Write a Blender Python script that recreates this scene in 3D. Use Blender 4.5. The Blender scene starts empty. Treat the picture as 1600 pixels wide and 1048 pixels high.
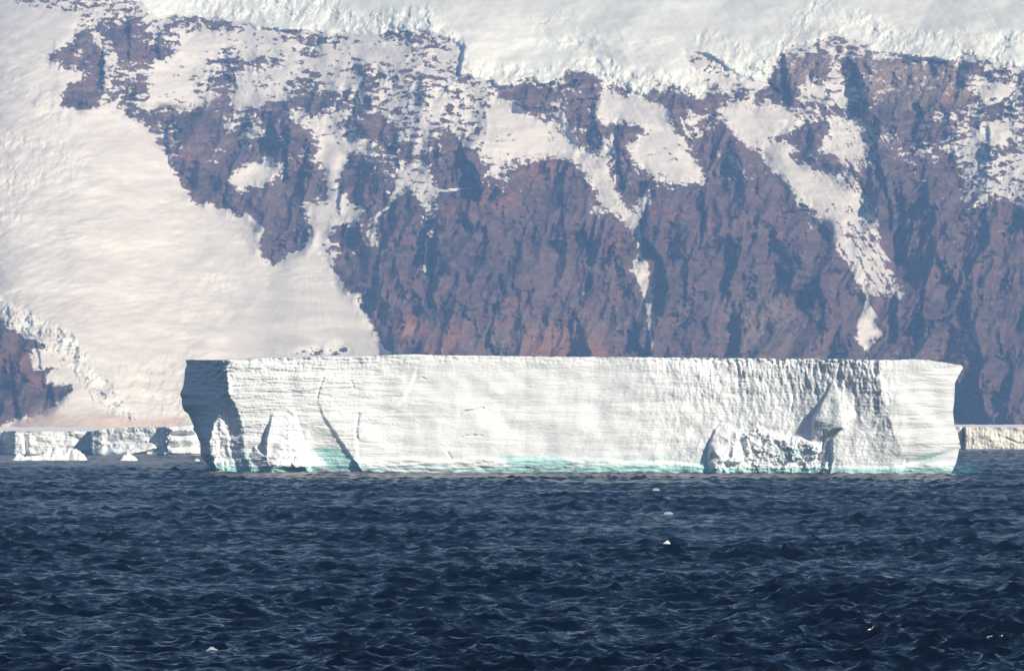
import bpy, math, time
import numpy as np
from mathutils import Vector

# ------------------------------------------------------------------ camera, sky, sun, exposure
S = bpy.context.scene
F, HOR, EYE, CX = 7000.0, 655.0, 18.0, 800.0      # focal length in photo pixels, horizon row, eye height (m), centre column
cam = bpy.data.objects.new('camera', bpy.data.cameras.new('camera'))
S.collection.objects.link(cam); S.camera = cam
cam.location = (0, 0, EYE); cam.rotation_euler = (math.radians(90), 0, 0)
cam.data.sensor_width = 36.0; cam.data.lens = 36.0 * F / 1600.0
cam.data.shift_y = (HOR - 524.0) / 1600.0
cam.data.clip_start = 1.0; cam.data.clip_end = 60000.0

SUN_EL, SUN_AZ = math.radians(27), math.radians(138)     # azimuth clockwise from +Y
W = bpy.data.worlds.new('World'); S.world = W; W.use_nodes = True
wn = W.node_tree.nodes; wl = W.node_tree.links
bg = wn.get('Background') or wn.new('ShaderNodeBackground')
sky = wn.new('ShaderNodeTexSky'); sky.sky_type = 'NISHITA'; sky.sun_disc = False
sky.sun_elevation = SUN_EL; sky.sun_rotation = SUN_AZ
sky.air_density = 1.0; sky.dust_density = 0.0; sky.ozone_density = 6.0
wl.new(sky.outputs['Color'], bg.inputs['Color']); bg.inputs['Strength'].default_value = 0.056
sd = Vector((math.cos(SUN_EL) * math.sin(SUN_AZ), math.cos(SUN_EL) * math.cos(SUN_AZ), math.sin(SUN_EL)))
sun = bpy.data.objects.new('sun', bpy.data.lights.new('sun', 'SUN'))
S.collection.objects.link(sun); sun.rotation_euler = sd.to_track_quat('Z', 'Y').to_euler()
sun.location = (400, -300, 900)
sun.data.energy = 5.0; sun.data.angle = math.radians(0.5); sun.data.color = (1.0, 0.98, 0.955)
S.view_settings.view_transform = 'Standard'; S.view_settings.look = 'None'
S.view_settings.exposure = 0.12; S.view_settings.gamma = 1.0; S.view_settings.use_curve_mapping = False
S.cycles.volume_bounces = 1
S.cycles.max_bounces = 6

# ------------------------------------------------------------------ numeric helpers
def sm(a, b, x):
    t = np.clip((x - a) / (b - a), 0, 1); return t * t * (3 - 2 * t)

def noise(x, y, seed=0):
    """2-D gradient noise, about -1..1"""
    xi = np.floor(x).astype(np.int64); yi = np.floor(y).astype(np.int64)
    xf = (x - xi).astype(np.float32); yf = (y - yi).astype(np.float32)
    rng = np.random.RandomState(seed + 11); P = rng.permutation(512); P = np.concatenate([P, P])
    A = rng.rand(512) * 2 * np.pi; GX = np.cos(A).astype(np.float32); GY = np.sin(A).astype(np.float32)
    u = xf * xf * xf * (xf * (xf * 6 - 15) + 10); v = yf * yf * yf * (yf * (yf * 6 - 15) + 10)
    x0 = xi & 511; x1 = (xi + 1) & 511; y0 = yi & 511; y1 = (yi + 1) & 511
    def g(a, b, dx, dy):
        k = P[P[a] + b]; return GX[k] * dx + GY[k] * dy
    n = ((g(x0, y0, xf, yf) * (1 - u) + g(x1, y0, xf - 1, yf) * u) * (1 - v)
         + (g(x0, y1, xf, yf - 1) * (1 - u) + g(x1, y1, xf - 1, yf - 1) * u) * v)
    return n * 1.5

def fbm(x, y, octs=5, seed=0, gain=0.5):
    s = 0; a = 1.0; t = 0
    for k in range(octs):
        s = s + a * noise(x * 2 ** k + 17.3 * k, y * 2 ** k - 9.1 * k, seed + k); t += a; a *= gain
    return s / t * 1.5

def ridged(x, y, octs=5, seed=0, gain=0.5):
    s = 0; a = 1.0; t = 0
    for k in range(octs):
        n = 1 - np.abs(noise(x * 2 ** k + 7.7 * k, y * 2 ** k + 3.3 * k, seed + k)) * 1.7
        s = s + a * n; t += a; a *= gain
    return s / t

def cells(x, y, seed=0, jit=0.9):
    """faceted voronoi blocks: returns (height of the block's tilted top 0..1, edge distance)"""
    xi = np.floor(x).astype(np.int64); yi = np.floor(y).astype(np.int64)
    rng = np.random.RandomState(seed + 5); P = rng.permutation(512); P = np.concatenate([P, P])
    J = rng.rand(512, 5).astype(np.float32)
    d1 = np.full(x.shape, 9.0, np.float32); d2 = d1.copy(); h = np.zeros_like(d1)
    for a in (-1, 0, 1):
        for b in (-1, 0, 1):
            k = P[P[(xi + a) & 511] + ((yi + b) & 511)]
            px = xi + a + 0.5 + (J[k, 0] - 0.5) * jit; py = yi + b + 0.5 + (J[k, 1] - 0.5) * jit
            dx = x - px; dy = y - py; d = np.sqrt(dx * dx + dy * dy)
            hh = J[k, 2] + (J[k, 3] - 0.5) * 1.2 * dx + (J[k, 4] - 0.5) * 1.2 * dy
            near = d < d1
            d2 = np.where(near, d1, np.minimum(d2, d)); h = np.where(near, hh, h); d1 = np.where(near, d, d1)
    return h, d2 - d1

def inside(pts, U, V):
    p = np.array(pts, float); r = np.zeros(U.shape, bool)
    bb = (U >= p[:, 0].min()) & (U <= p[:, 0].max()) & (V >= p[:, 1].min()) & (V <= p[:, 1].max())
    idx = np.nonzero(bb.ravel())[0]
    if not len(idx): return r
    u = U.ravel()[idx]; v = V.ravel()[idx]; c = np.zeros(len(idx), bool)
    for i in range(len(p)):
        x1, y1 = p[i]; x2, y2 = p[i - 1]
        if y1 == y2: continue
        m = ((y1 > v) != (y2 > v)) & (u < (x2 - x1) * (v - y1) / (y2 - y1) + x1)
        c ^= m
    rr = r.ravel(); rr[idx] = c; return rr.reshape(U.shape)

def blur(a, r, it=2):
    r = int(r)
    if r < 1: return a
    for _ in range(it):
        for ax in (0, 1):
            n = a.shape[ax]; pad = [(0, 0), (0, 0)]; pad[ax] = (r + 1, r)
            c = np.cumsum(np.pad(a, pad, mode='edge').astype(np.float64), axis=ax)
            a = ((np.take(c, range(2 * r + 1, 2 * r + 1 + n), axis=ax) - np.take(c, range(0, n), axis=ax)) / (2 * r + 1)).astype(np.float32)
    return a

def dist_line(pts, U, V):
    d = np.full(U.shape, 1e9, np.float32)
    for (x1, y1), (x2, y2) in zip(pts[:-1], pts[1:]):
        L = (x2 - x1) ** 2 + (y2 - y1) ** 2 + 1e-9
        t = np.clip(((U - x1) * (x2 - x1) + (V - y1) * (y2 - y1)) / L, 0, 1)
        d = np.minimum(d, np.hypot(U - x1 - t * (x2 - x1), V - y1 - t * (y2 - y1)))
    return d

def tin(tris, U, V):
    """piecewise-flat facets: sum nothing, last triangle wins; returns (height, mask)"""
    H = np.zeros(U.shape, np.float32); M = np.zeros(U.shape, bool)
    for (a, b, c) in tris:
        x = [a[0], b[0], c[0]]; y = [a[1], b[1], c[1]]
        bb = (U >= min(x)) & (U <= max(x)) & (V >= min(y)) & (V <= max(y)); idx = np.nonzero(bb.ravel())[0]
        if not len(idx): continue
        u = U.ravel()[idx]; v = V.ravel()[idx]
        D = (b[1] - c[1]) * (a[0] - c[0]) + (c[0] - b[0]) * (a[1] - c[1])
        if abs(D) < 1e-9: continue
        l1 = ((b[1] - c[1]) * (u - c[0]) + (c[0] - b[0]) * (v - c[1])) / D
        l2 = ((c[1] - a[1]) * (u - c[0]) + (a[0] - c[0]) * (v - c[1])) / D
        l3 = 1 - l1 - l2; ok = (l1 >= -1e-6) & (l2 >= -1e-6) & (l3 >= -1e-6)
        hf = H.ravel(); mf = M.ravel()
        hf[idx[ok]] = (l1 * a[2] + l2 * b[2] + l3 * c[2])[ok]; mf[idx[ok]] = True
        H = hf.reshape(U.shape); M = mf.reshape(U.shape)
    return H, M

# ------------------------------------------------------------------ mesh helpers
def mesh_from(name, co, quads, mat, cols=None, parent=None, smooth=True):
    co = np.ascontiguousarray(co, np.float32).reshape(-1, 3); quads = np.ascontiguousarray(quads, np.int32)
    used = np.zeros(len(co), bool); used[quads.ravel()] = True
    if not used.all():
        remap = np.cumsum(used) - 1; co = co[used]; quads = remap[quads].astype(np.int32)
        if cols is not None: cols = cols[used]
    me = bpy.data.meshes.new(name)
    me.vertices.add(len(co)); me.vertices.foreach_set('co', co.ravel())
    me.loops.add(quads.size); me.loops.foreach_set('vertex_index', quads.ravel())
    me.polygons.add(len(quads)); me.polygons.foreach_set('loop_start', np.arange(0, quads.size, quads.shape[1], dtype=np.int32))
    me.update(calc_edges=True)
    me.polygons.foreach_set('use_smooth', np.full(len(quads), smooth))
    if cols is not None:
        at = me.color_attributes.new('mix', 'FLOAT_COLOR', 'POINT')
        at.data.foreach_set('color', np.ascontiguousarray(cols, np.float32).ravel())
    me.materials.append(mat)
    o = bpy.data.objects.new(name, me); S.collection.objects.link(o)
    if parent: o.parent = parent
    return o

def gridq(nr, nc, off=0, flip=False):
    i = np.arange(nr - 1)[:, None] * nc + np.arange(nc - 1)[None, :]
    q = np.stack([i, i + 1, i + nc + 1, i + nc], -1).reshape(-1, 4) + off
    return q[:, ::-1] if flip else q

def ray(U, V, Y):
    return np.stack([(U - CX) / F * Y, Y, EYE + (HOR - V) / F * Y], -1)

def setp(o, label=None, cat=None, group=None, kind=None):
    if label: o['label'] = label
    if cat: o['category'] = cat
    if group: o['group'] = group
    if kind: o['kind'] = kind
    return o

# ------------------------------------------------------------------ material helpers
class NT:
    def __init__(s, name):
        s.m = bpy.data.materials.new(name); s.m.use_nodes = True; s.t = s.m.node_tree; s.n = s.t.nodes
        s.b = s.n.get('Principled BSDF'); s.tc = s.n.new('ShaderNodeTexCoord').outputs['Object']
    def link(s, a, b): s.t.links.new(a, b)
    def val(s, sock, v):
        if isinstance(v, bpy.types.NodeSocket): s.link(v, sock)
        elif isinstance(v, (tuple, list)) and len(v) == 3 and sock.type == 'RGBA': sock.default_value = (*v, 1)
        else: sock.default_value = v
    def math(s, op, a, b=0.0, clamp=False):
        n = s.n.new('ShaderNodeMath'); n.operation = op; n.use_clamp = clamp; s.val(n.inputs[0], a); s.val(n.inputs[1], b); return n.outputs[0]
    def mapping(s, scale, rot=(0, 0, 0)):
        n = s.n.new('ShaderNodeMapping'); s.link(s.tc, n.inputs['Vector']); n.inputs['Scale'].default_value = scale
        n.inputs['Rotation'].default_value = rot; return n.outputs[0]
    def noise(s, vec, scale=1.0, detail=5, rough=0.55, dist=0.0, ridged=False):
        n = s.n.new('ShaderNodeTexNoise'); s.link(vec, n.inputs['Vector']); n.inputs['Scale'].default_value = scale
        n.inputs['Detail'].default_value = detail; n.inputs['Roughness'].default_value = rough; n.inputs['Distortion'].default_value = dist
        return n.outputs['Fac']
    def ramp(s, f, a, b, lo=0.0, hi=1.0):
        n = s.n.new('ShaderNodeMapRange'); n.interpolation_type = 'SMOOTHSTEP'; s.val(n.inputs['Value'], f)
        n.inputs['From Min'].default_value = a; n.inputs['From Max'].default_value = b
        n.inputs['To Min'].default_value = lo; n.inputs['To Max'].default_value = hi; return n.outputs[0]
    def mix(s, f, a, b, mode='MIX'):
        n = s.n.new('ShaderNodeMix'); n.data_type = 'RGBA'; n.blend_type = mode; s.val(n.inputs[0], f); s.val(n.inputs[6], a); s.val(n.inputs[7], b); return n.outputs[2]
    def attr(s):
        a = s.n.new('ShaderNodeAttribute'); a.attribute_name = 'mix'
        sp = s.n.new('ShaderNodeSeparateColor'); s.link(a.outputs['Color'], sp.inputs[0]); return sp.outputs[0], sp.outputs[1], sp.outputs[2], a.outputs['Alpha']
    def bump(s, h, strength=0.5, dist=1.0):
        n = s.n.new('ShaderNodeBump'); n.inputs['Strength'].default_value = strength; n.inputs['Distance'].default_value = dist
        s.link(h, n.inputs['Height']); s.link(n.outputs[0], s.b.inputs['Normal'])

def mountain_material():
    t = NT('rock_and_snow'); snow, rust, ice, dirt = t.attr()
    fine = t.noise(t.mapping((0.15, 0.15, 0.22), (0, 0.5, 0)), 1.0, 7, 0.74, 0.3)
    mask = t.ramp(t.math('ADD', snow, t.math('MULTIPLY', t.math('SUBTRACT', fine, 0.5), 1.25)), 0.47, 0.53)
    # rock: dark purple-grey lava, rust and tan beds
    big = t.noise(t.mapping((0.008, 0.008, 0.02), (0, -0.3, 0)), 1.0, 6, 0.6, 0.6)
    mid = t.noise(t.mapping((0.05, 0.05, 0.16), (0, 0.5, 0)), 1.0, 6, 0.7)
    streak = t.noise(t.mapping((0.22, 0.22, 0.035), (0, 0.25, 0)), 1.0, 5, 0.7)
    rock = t.mix(t.ramp(big, 0.35, 0.65), (0.052, 0.036, 0.048), (0.112, 0.070, 0.078))
    rock = t.mix(t.ramp(mid, 0.45, 0.72), rock, (0.15, 0.105, 0.10))
    rock = t.mix(t.ramp(streak, 0.56, 0.75, 0, 0.6), rock, (0.24, 0.195, 0.18))
    rock = t.mix(t.math('MULTIPLY', dirt, t.ramp(streak, 0.3, 0.65)), rock, (0.27, 0.215, 0.19))
    rock = t.mix(t.ramp(t.math('ADD', rust, t.math('MULTIPLY', t.math('SUBTRACT', mid, 0.5), 1.3)), 0.35, 0.9, 0, 0.65), rock, (0.21, 0.092, 0.072))
    rock = t.mix(t.ramp(t.math('ADD', rust, t.math('MULTIPLY', t.math('SUBTRACT', streak, 0.5), 0.9)), 0.9, 1.15, 0, 0.8), rock, (0.27, 0.165, 0.12))
    grime = t.noise(t.mapping((0.03, 0.03, 0.12)), 1.0, 6, 0.65)
    sn = t.mix(t.ramp(grime, 0.35, 0.75), (0.555, 0.55, 0.575), (0.48, 0.47, 0.495))
    band = t.noise(t.mapping((0.006, 0.006, 0.035), (0, 0.25, 0)), 1.0, 8, 0.68, 0.8)
    sn = t.mix(t.ramp(band, 0.5, 0.66, 0, 0.75), sn, (0.66, 0.66, 0.665))
    sn = t.mix(t.ramp(band, 0.46, 0.36, 0, 0.5), sn, (0.47, 0.45, 0.465))
    sn = t.mix(t.ramp(ice, 0.0, 1.0), sn, (0.65, 0.70, 0.72))
    rub = t.noise(t.mapping((0.3, 0.3, 0.45)), 1.0, 4, 0.7)
    sn = t.mix(t.ramp(t.math('ADD', dirt, t.math('MULTIPLY', t.math('SUBTRACT', rub, 0.5), 1.2)), 0.35, 0.95, 0, 0.7), sn, (0.42, 0.29, 0.23))
    col = t.mix(mask, rock, sn)
    t.link(col, t.b.inputs['Base Color']); t.b.inputs['Roughness'].default_value = 0.9; t.b.inputs['Specular IOR Level'].default_value = 0.15
    hh = t.math('MULTIPLY', t.noise(t.mapping((0.16, 0.16, 0.09), (0, 0.3, 0)), 1.0, 8, 0.75, 0.2), t.math('SUBTRACT', 1.15, mask))
    t.bump(hh, 0.55, 2.4)
    return t.m

def ice_material(name, white=(0.885, 0.905, 0.92), warm=(0.865, 0.88, 0.89), teal=(0.36, 0.70, 0.68), lam=(0.05, 0.05, 1.2), bumpd=0.35):
    t = NT(name); te, gr, dk, _ = t.attr()
    lamn = t.noise(t.mapping(lam), 1.0, 5, 0.65)
    blot = t.noise(t.mapping((0.06, 0.06, 0.1)), 1.0, 5, 0.6)
    c = t.mix(t.ramp(lamn, 0.4, 0.7), white, warm)
    c = t.mix(t.ramp(blot, 0.45, 0.75, 0, 0.5), c, (0.84, 0.88, 0.88))
    tn = t.noise(t.mapping((0.12, 0.12, 0.5)), 1.0, 4, 0.6)
    c = t.mix(t.ramp(t.math('ADD', te, t.math('MULTIPLY', t.math('SUBTRACT', tn, 0.5), 0.5)), 0.1, 1.0), c, teal)
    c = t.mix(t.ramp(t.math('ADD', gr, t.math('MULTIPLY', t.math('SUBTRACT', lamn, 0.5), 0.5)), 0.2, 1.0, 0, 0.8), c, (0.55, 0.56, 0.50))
    t.link(c, t.b.inputs['Base Color']); t.b.inputs['Roughness'].default_value = 0.65; t.b.inputs['Specular IOR Level'].default_value = 0.25
    t.bump(t.noise(t.mapping((0.6, 0.6, 2.0)), 1.0, 6, 0.7), 0.5, bumpd * 0.5)
    return t.m

def snow_material(name='snow_top', c1=(0.86, 0.85, 0.87)):
    t = NT(name); n = t.noise(t.mapping((0.04, 0.02, 0.04)), 1.0, 5, 0.6)
    t.link(t.mix(n, c1, (0.80, 0.79, 0.82)), t.b.inputs['Base Color']); t.b.inputs['Roughness'].default_value = 0.8
    t.bump(n, 0.4, 1.0); return t.m

def water_material():
    t = NT('sea_water'); lit_water, foam, _, _ = t.attr()
    t.b.inputs['Roughness'].default_value = 0.2; t.b.inputs['IOR'].default_value = 1.333; t.b.inputs['Specular IOR Level'].default_value = 0.42
    c = t.mix(lit_water, (0.0005, 0.0022, 0.006), (0.03, 0.16, 0.19))  # turquoise stands in for light in the water, painted into the colour
    t.link(c, t.b.inputs['Base Color'])
    a = t.noise(t.mapping((0.55, 0.8, 1.0), (0, 0, 0.25)), 1.0, 8, 0.66, 0.5)
    b = t.noise(t.mapping((2.3, 2.9, 1.0), (0, 0, -0.5)), 1.0, 5, 0.62, 0.3)
    def slopes(vec, sc, det, k):
        n = t.n.new('ShaderNodeTexNoise'); t.link(vec, n.inputs['Vector']); n.inputs['Scale'].default_value = sc; n.inputs['Detail'].default_value = det; n.inputs['Roughness'].default_value = 0.62
        v = t.n.new('ShaderNodeVectorMath'); v.operation = 'SUBTRACT'; t.link(n.outputs['Color'], v.inputs[0]); v.inputs[1].default_value = (0.5, 0.5, 0.5)
        m = t.n.new('ShaderNodeVectorMath'); m.operation = 'MULTIPLY'; t.link(v.outputs[0], m.inputs[0]); m.inputs[1].default_value = (k, k, 0); return m.outputs[0]
    geo = t.n.new('ShaderNodeNewGeometry')
    ad = t.n.new('ShaderNodeVectorMath'); ad.operation = 'ADD'; t.link(geo.outputs['Normal'], ad.inputs[0]); t.link(slopes(t.mapping((2.2, 2.4, 1.0), (0, 0, .25)), 1.0, 8, 1.6), ad.inputs[1])
    nm = t.n.new('ShaderNodeVectorMath'); nm.operation = 'NORMALIZE'; t.link(ad.outputs[0], nm.inputs[0]); t.link(nm.outputs[0], t.b.inputs['Normal'])
    return t.m

M_rock = mountain_material(); M_berg = ice_material('berg_ice')
M_far = ice_material('far_berg_ice', lam=(0.03, 0.03, 0.9)); M_snow = snow_material(); M_water = water_material()
M_cream = ice_material('cream_berg_ice', white=(0.88, 0.85, 0.78), warm=(0.80, 0.76, 0.68), lam=(0.03, 0.03, 0.6))
M_brash = ice_material('brash_ice', teal=(0.5, 0.75, 0.75))
T0 = time.time()

# ------------------------------------------------------------------ sea
rng = np.random.RandomState(4)
WAVES = []
for k in range(130):
    lam = 0.9 * (9.5 / 0.9) ** (rng.rand() ** 1.2)
    ang = rng.normal(0.35, 0.95) + math.pi / 2
    amp = 0.0125 * lam ** 0.9 * (0.5 + 1.0 * rng.rand()) * (1 if lam < 9 else (9 / lam) ** 1.5)
    WAVES.append((2 * math.pi / lam, ang, amp, rng.rand() * 6.283, lam))
def waves(X, Y, step):
    dx = np.zeros_like(X); dy = np.zeros_like(X); dz = np.zeros_like(X)
    grp = 0.75 + 0.55 * fbm(X / 60, Y / 60, 3, 77)
    for (k, a, A, ph, lam) in WAVES:
        w = A * sm(1.3, 2.6, lam / step)
        if np.max(w) <= 0: continue
        q = k * (X * math.cos(a) + Y * math.sin(a)) + ph; c = np.cos(q); s = np.sin(q); w = w * grp
        dz += w * c; dx -= 0.85 * w * s * math.cos(a); dy -= 0.85 * w * s * math.sin(a)
    return dx, dy, dz
uc = np.concatenate([-20 - 12 * (1.22 ** np.arange(26) - 1)[::-1][:-1] * 3, np.arange(-20, 1620.1, 3.6), 1620 + 12 * (1.22 ** np.arange(1, 26) - 1) * 3])
yr = np.concatenate([np.linspace(15, 270, 14)[:-1], 270 * (2850 / 270) ** np.linspace(0, 1, 1600), 2850 * (60 / 28.5) ** np.linspace(0, 1, 24)[1:], [9000, 20000, 30000]])
UU, YY = np.meshgrid(uc, yr); XX = (UU - CX) / F * YY
stepY = np.gradient(yr)[:, None] * np.ones_like(XX); stepX = np.abs(np.gradient(XX, axis=1))
step = np.maximum(stepY, stepX)
calm = 1 - 0.5 * sm(1580, 1750, YY) * sm(400, 200, UU)
dx, dy, dz = waves(XX, YY, step)
co = np.stack([XX + dx * calm, YY + dy * calm, dz * calm], -1)
lit_patch = inside([(1486, 728), (1500, 722), (1530, 731), (1530, 739), (1505, 742), (1484, 742)], UU, HOR + EYE / YY * F).astype(np.float32)  # painted glow of lit water beside the berg's right corner
lit_patch = blur(lit_patch, 3)
cols = np.zeros((*XX.shape, 4), np.float32); cols[..., 0] = lit_patch * 0.8; cols[..., 3] = 1
sea = mesh_from('sea', co, gridq(*XX.shape), M_water, cols.reshape(-1, 4)); setp(sea, kind='structure')
def sea_z(x, y):
    a = np.array([[float(x)]]); b = np.array([[float(y)]]); return float(waves(a, b, np.array([[0.0025 * y]]))[2][0, 0])
print('sea', round(time.time() - T0, 1))

# ------------------------------------------------------------------ mountain, glacier, ice cap
def T(x0, y0): return lambda pts: [(x0 + x / 3.082, y0 + y / 3.082) for x, y in pts]
A, B, C, D, E, Ff, G, H = T(0, 0), T(400, 0), T(800, 0), T(1100, 0), T(0, 300), T(400, 250), T(800, 250), T(1100, 250)
us = np.concatenate([-30 - 8 * (1.13 ** np.arange(1, 34) - 1)[::-1] * 1.6, np.arange(-30, 1630, 1.55), 1630 + 8 * (1.13 ** np.arange(1, 34) - 1) * 1.6])
vs = np.concatenate([np.arange(679, -6, -1.5), -6 - 6 * (1.12 ** np.arange(1, 28) - 1)])
U, V = np.meshgrid(us, vs); U = U.astype(np.float32); V = V.astype(np.float32)
wu = 4.0 * fbm(U / 30, V / 26, 3, 1, 0.6) + 5.0 * fbm(U / 9, V / 7, 4, 2, 0.65); wv = 3.0 * fbm(U / 26, V / 22, 3, 9, 0.6) + 3.2 * fbm(U / 10, V / 6, 4, 8, 0.65)
Uw = U + wu; Vw = V + wv
den = np.zeros(U.shape, np.float32)
def paint(pts, val, warp=True):
    den[inside(pts, Uw if warp else U, Vw if warp else V)] = val

# the left glacier (boundary against the rock on its right side, then the snow cone)
glac_edge = (A([(385, 80), (350, 130), (345, 190), (230, 260), (240, 290), (290, 330), (350, 345), (385, 345), (385, 380), (330, 400), (280, 465), (285, 510), (350, 548),
               (385, 530), (440, 530), (530, 505), (600, 545), (640, 588), (695, 590), (710, 620), (740, 650), (745, 700), (800, 760), (830, 800), (820, 825), (865, 870), (870, 900), (910, 940)])
             + E([(920, 50), (970, 77), (1015, 50), (1045, 85), (1075, 80), (1145, 127), (1190, 110), (1230, 145), (1270, 180), (1250, 230), (1250, 300), (1270, 340), (1320, 357), (1360, 335), (1395, 300), (1450, 285), (1490, 230), (1500, 190)])
             + [(490, 352), (500, 395), (513, 414), (530, 438), (556, 467), (569, 490), (585, 519), (608, 553), (640, 610), (690, 690)])
glacier_poly = [(-900, -300), (15, -300), (15, 8), (60, 12), (85, 16), (108, 20)] + glac_edge + [(-900, 690)]
cap_edge = (A([(640, -20), (700, 50), (760, 80), (880, 75), (1150, 90), (1240, 140)]) + B([(0, 130), (240, 150), (540, 165), (640, 150), (760, 140), (880, 180), (925, 190), (1000, 235), (970, 350), (1060, 375), (1130, 375),
            (1170, 420), (1240, 415), (1260, 380), (1330, 375), (1380, 410), (1480, 360)]) + C([(250, 340), (370, 340), (420, 365), (480, 400), (540, 400), (580, 460), (650, 450), (690, 390), (800, 410), (870, 450), (890, 485),
            (930, 440), (980, 402), (1040, 390), (1100, 385), (1180, 395), (1225, 385), (1270, 300), (1320, 230), (1380, 210), (1440, 205), (1480, 190), (1530, 150)])
            + D([(620, 152), (700, 185), (790, 200), (800, 240), (880, 265), (1000, 270), (1110, 285), (1190, 300), (1240, 260), (1330, 270), (1541, 330)]) + [(1680, 112), (1800, 120), (2600, 130)])
cap_poly = [(200, -400)] + cap_edge + [(2600, -400)]

# broad mixed zones first, then detail on top
paint(A([(70, 20), (250, -300), (640, -300), (640, 0), (760, 85), (1160, 95), (1160, 150), (850, 170), (700, 130), (650, 80), (540, 80), (450, 90), (400, 130), (350, 190), (340, 150), (370, 80), (250, 35), (180, 45)]), 0.47)
paint(A([(400, 60), (1541, 150), (1541, 480), (1390, 480), (1280, 500), (1150, 545), (1100, 470), (1020, 470), (890, 540), (690, 520), (650, 500), (520, 480), (500, 440), (500, 350), (440, 150)]), 0.62)
paint(A([(740, 290), (850, 240), (860, 165), (1120, 170), (1240, 220), (1541, 200), (1541, 330), (1400, 380), (1380, 460), (1280, 490), (1150, 530), (1100, 470), (1110, 330), (1060, 270), (980, 300), (1060, 400), (1050, 450), (890, 535), (700, 520), (720, 400)]), 0.84)
paint(B([(0, 140), (540, 170), (700, 200), (990, 215), (975, 350), (750, 340), (600, 440), (350, 450), (200, 440), (100, 440), (0, 500)]), 0.74)
paint(B([(560, 330), (975, 350), (960, 480), (900, 640), (790, 740), (680, 640), (560, 560), (470, 430)]), 0.5)
paint(B([(980, 380), (1130, 380), (1160, 440), (1130, 520), (1090, 600), (1100, 700), (1010, 735), (950, 640), (870, 640), (900, 560), (940, 480)]), 0.56)
paint(B([(1160, 430), (1230, 505), (1290, 540), (1400, 600), (1541, 680), (1541, 790), (1440, 757), (1250, 775), (1100, 762), (1060, 730), (1100, 700), (1090, 600), (1130, 520)]), 0.97)
paint(B([(1100, 765), (1230, 780), (1190, 850), (1120, 850), (1080, 910), (1070, 880), (1120, 820)]), 0.58)
# right-hand side mixed country
paint(C([(820, 240), (960, 270), (1100, 380), (1220, 395), (1240, 440), (1150, 440), (1080, 420), (1000, 400), (930, 400)]), 0.66)
paint(D([(340, 275), (400, 215), (550, 200), (620, 155), (790, 200), (720, 245), (580, 255), (430, 270)]), 0.52)
paint(D([(560, 210), (800, 240), (880, 265), (1110, 285), (1100, 300), (780, 275), (620, 280)]), 0.5)
paint(D([(430, 450), (470, 395), (600, 405), (615, 330), (575, 262), (600, 265), (660, 340), (650, 400), (690, 440), (740, 480), (690, 510), (640, 500), (530, 485)]), 0.83)
paint(D([(500, 355), (530, 320), (565, 345), (500, 390)]), 0.8)
paint(D([(560, 430), (640, 430), (625, 475), (590, 480)]), 0.15)
paint(D([(430, 455), (560, 480), (620, 520), (700, 520), (700, 580), (600, 590), (500, 570), (430, 520)]), 0.40)
paint(D([(1230, 260), (1380, 270), (1541, 330), (2200, 380), (2200, 420), (1541, 365), (1400, 335), (1260, 300)]), 0.55)
paint(D([(1290, 440), (1320, 395), (1360, 400), (1440, 400), (1541, 430), (1541, 460), (1440, 480), (1360, 500), (1290, 470)]), 0.78)
paint(D([(1050, 570), (1200, 530), (1300, 500), (1370, 505), (1330, 555), (1200, 580), (1080, 580)]), 0.58)
paint(D([(1050, 720), (1200, 665), (1280, 620), (1400, 570), (1541, 600), (2300, 620), (2300, 1050), (1541, 1010), (1480, 950), (1400, 960), (1330, 1000), (1250, 990), (1240, 900), (1220, 800), (1200, 740)]), 0.56)
paint(D([(1230, 690), (1320, 620), (1400, 580), (1480, 640), (1450, 700), (1380, 690)]), 0.88)
paint(D([(1300, 700), (1450, 705), (1541, 690), (1541, 740), (1400, 755)]), 0.2)
paint(D([(550, 700), (620, 590), (680, 560), (770, 590), (770, 680), (800, 740), (860, 775), (740, 815), (650, 775), (600, 740)]), 0.74)
paint(D([(55, 540), (110, 510), (230, 480), (330, 490), (400, 540), (470, 600), (440, 625), (330, 650), (360, 690), (430, 700), (520, 730), (400, 750), (420, 790), (540, 860), (620, 860), (650, 840), (740, 880), (725, 920),
         (790, 1000), (830, 1048), (560, 1060), (400, 890), (300, 760), (170, 680)]), 0.90)
paint(D([(110, 520), (230, 600), (400, 760), (540, 900), (640, 1060), (570, 1060), (400, 890), (300, 760), (170, 680), (60, 545)]), 1.0)
paint(D([(360, 655), (430, 622), (445, 655), (380, 672)]), 0.2)
paint(D([(400, 745), (460, 720), (620, 740), (650, 800), (630, 860), (540, 850), (430, 800)]), 0.14)
paint(D([(650, 895), (710, 900), (700, 920), (655, 915)]), 0.1)
paint(H([(300, 0), (400, 0), (500, 50), (620, 80), (650, 70), (740, 130), (790, 220), (830, 280), (855, 350), (840, 400), (880, 470), (910, 540), (955, 640), (930, 670), (880, 620), (800, 670), (740, 610), (690, 500),
         (630, 420), (610, 370), (650, 350), (560, 290), (430, 180), (480, 210), (420, 150), (330, 40)]), 0.95)
paint(H([(700, 330), (780, 200), (830, 300), (850, 400), (900, 540), (955, 640), (870, 620), (820, 560), (760, 470)]), 0.62)
paint(H([(650, 340), (720, 350), (760, 385), (700, 380)]), 0.3)
paint(H([(655, 130), (710, 130), (700, 148), (660, 146)]), 0.1)
paint(H([(795, 680), (830, 730), (820, 780), (875, 840), (850, 860), (820, 850), (800, 910), (788, 960), (775, 960), (780, 920), (740, 880), (730, 780), (770, 720)]), 0.72)
paint(H([(860, 480), (905, 462), (890, 480)]), 0.9)
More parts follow.
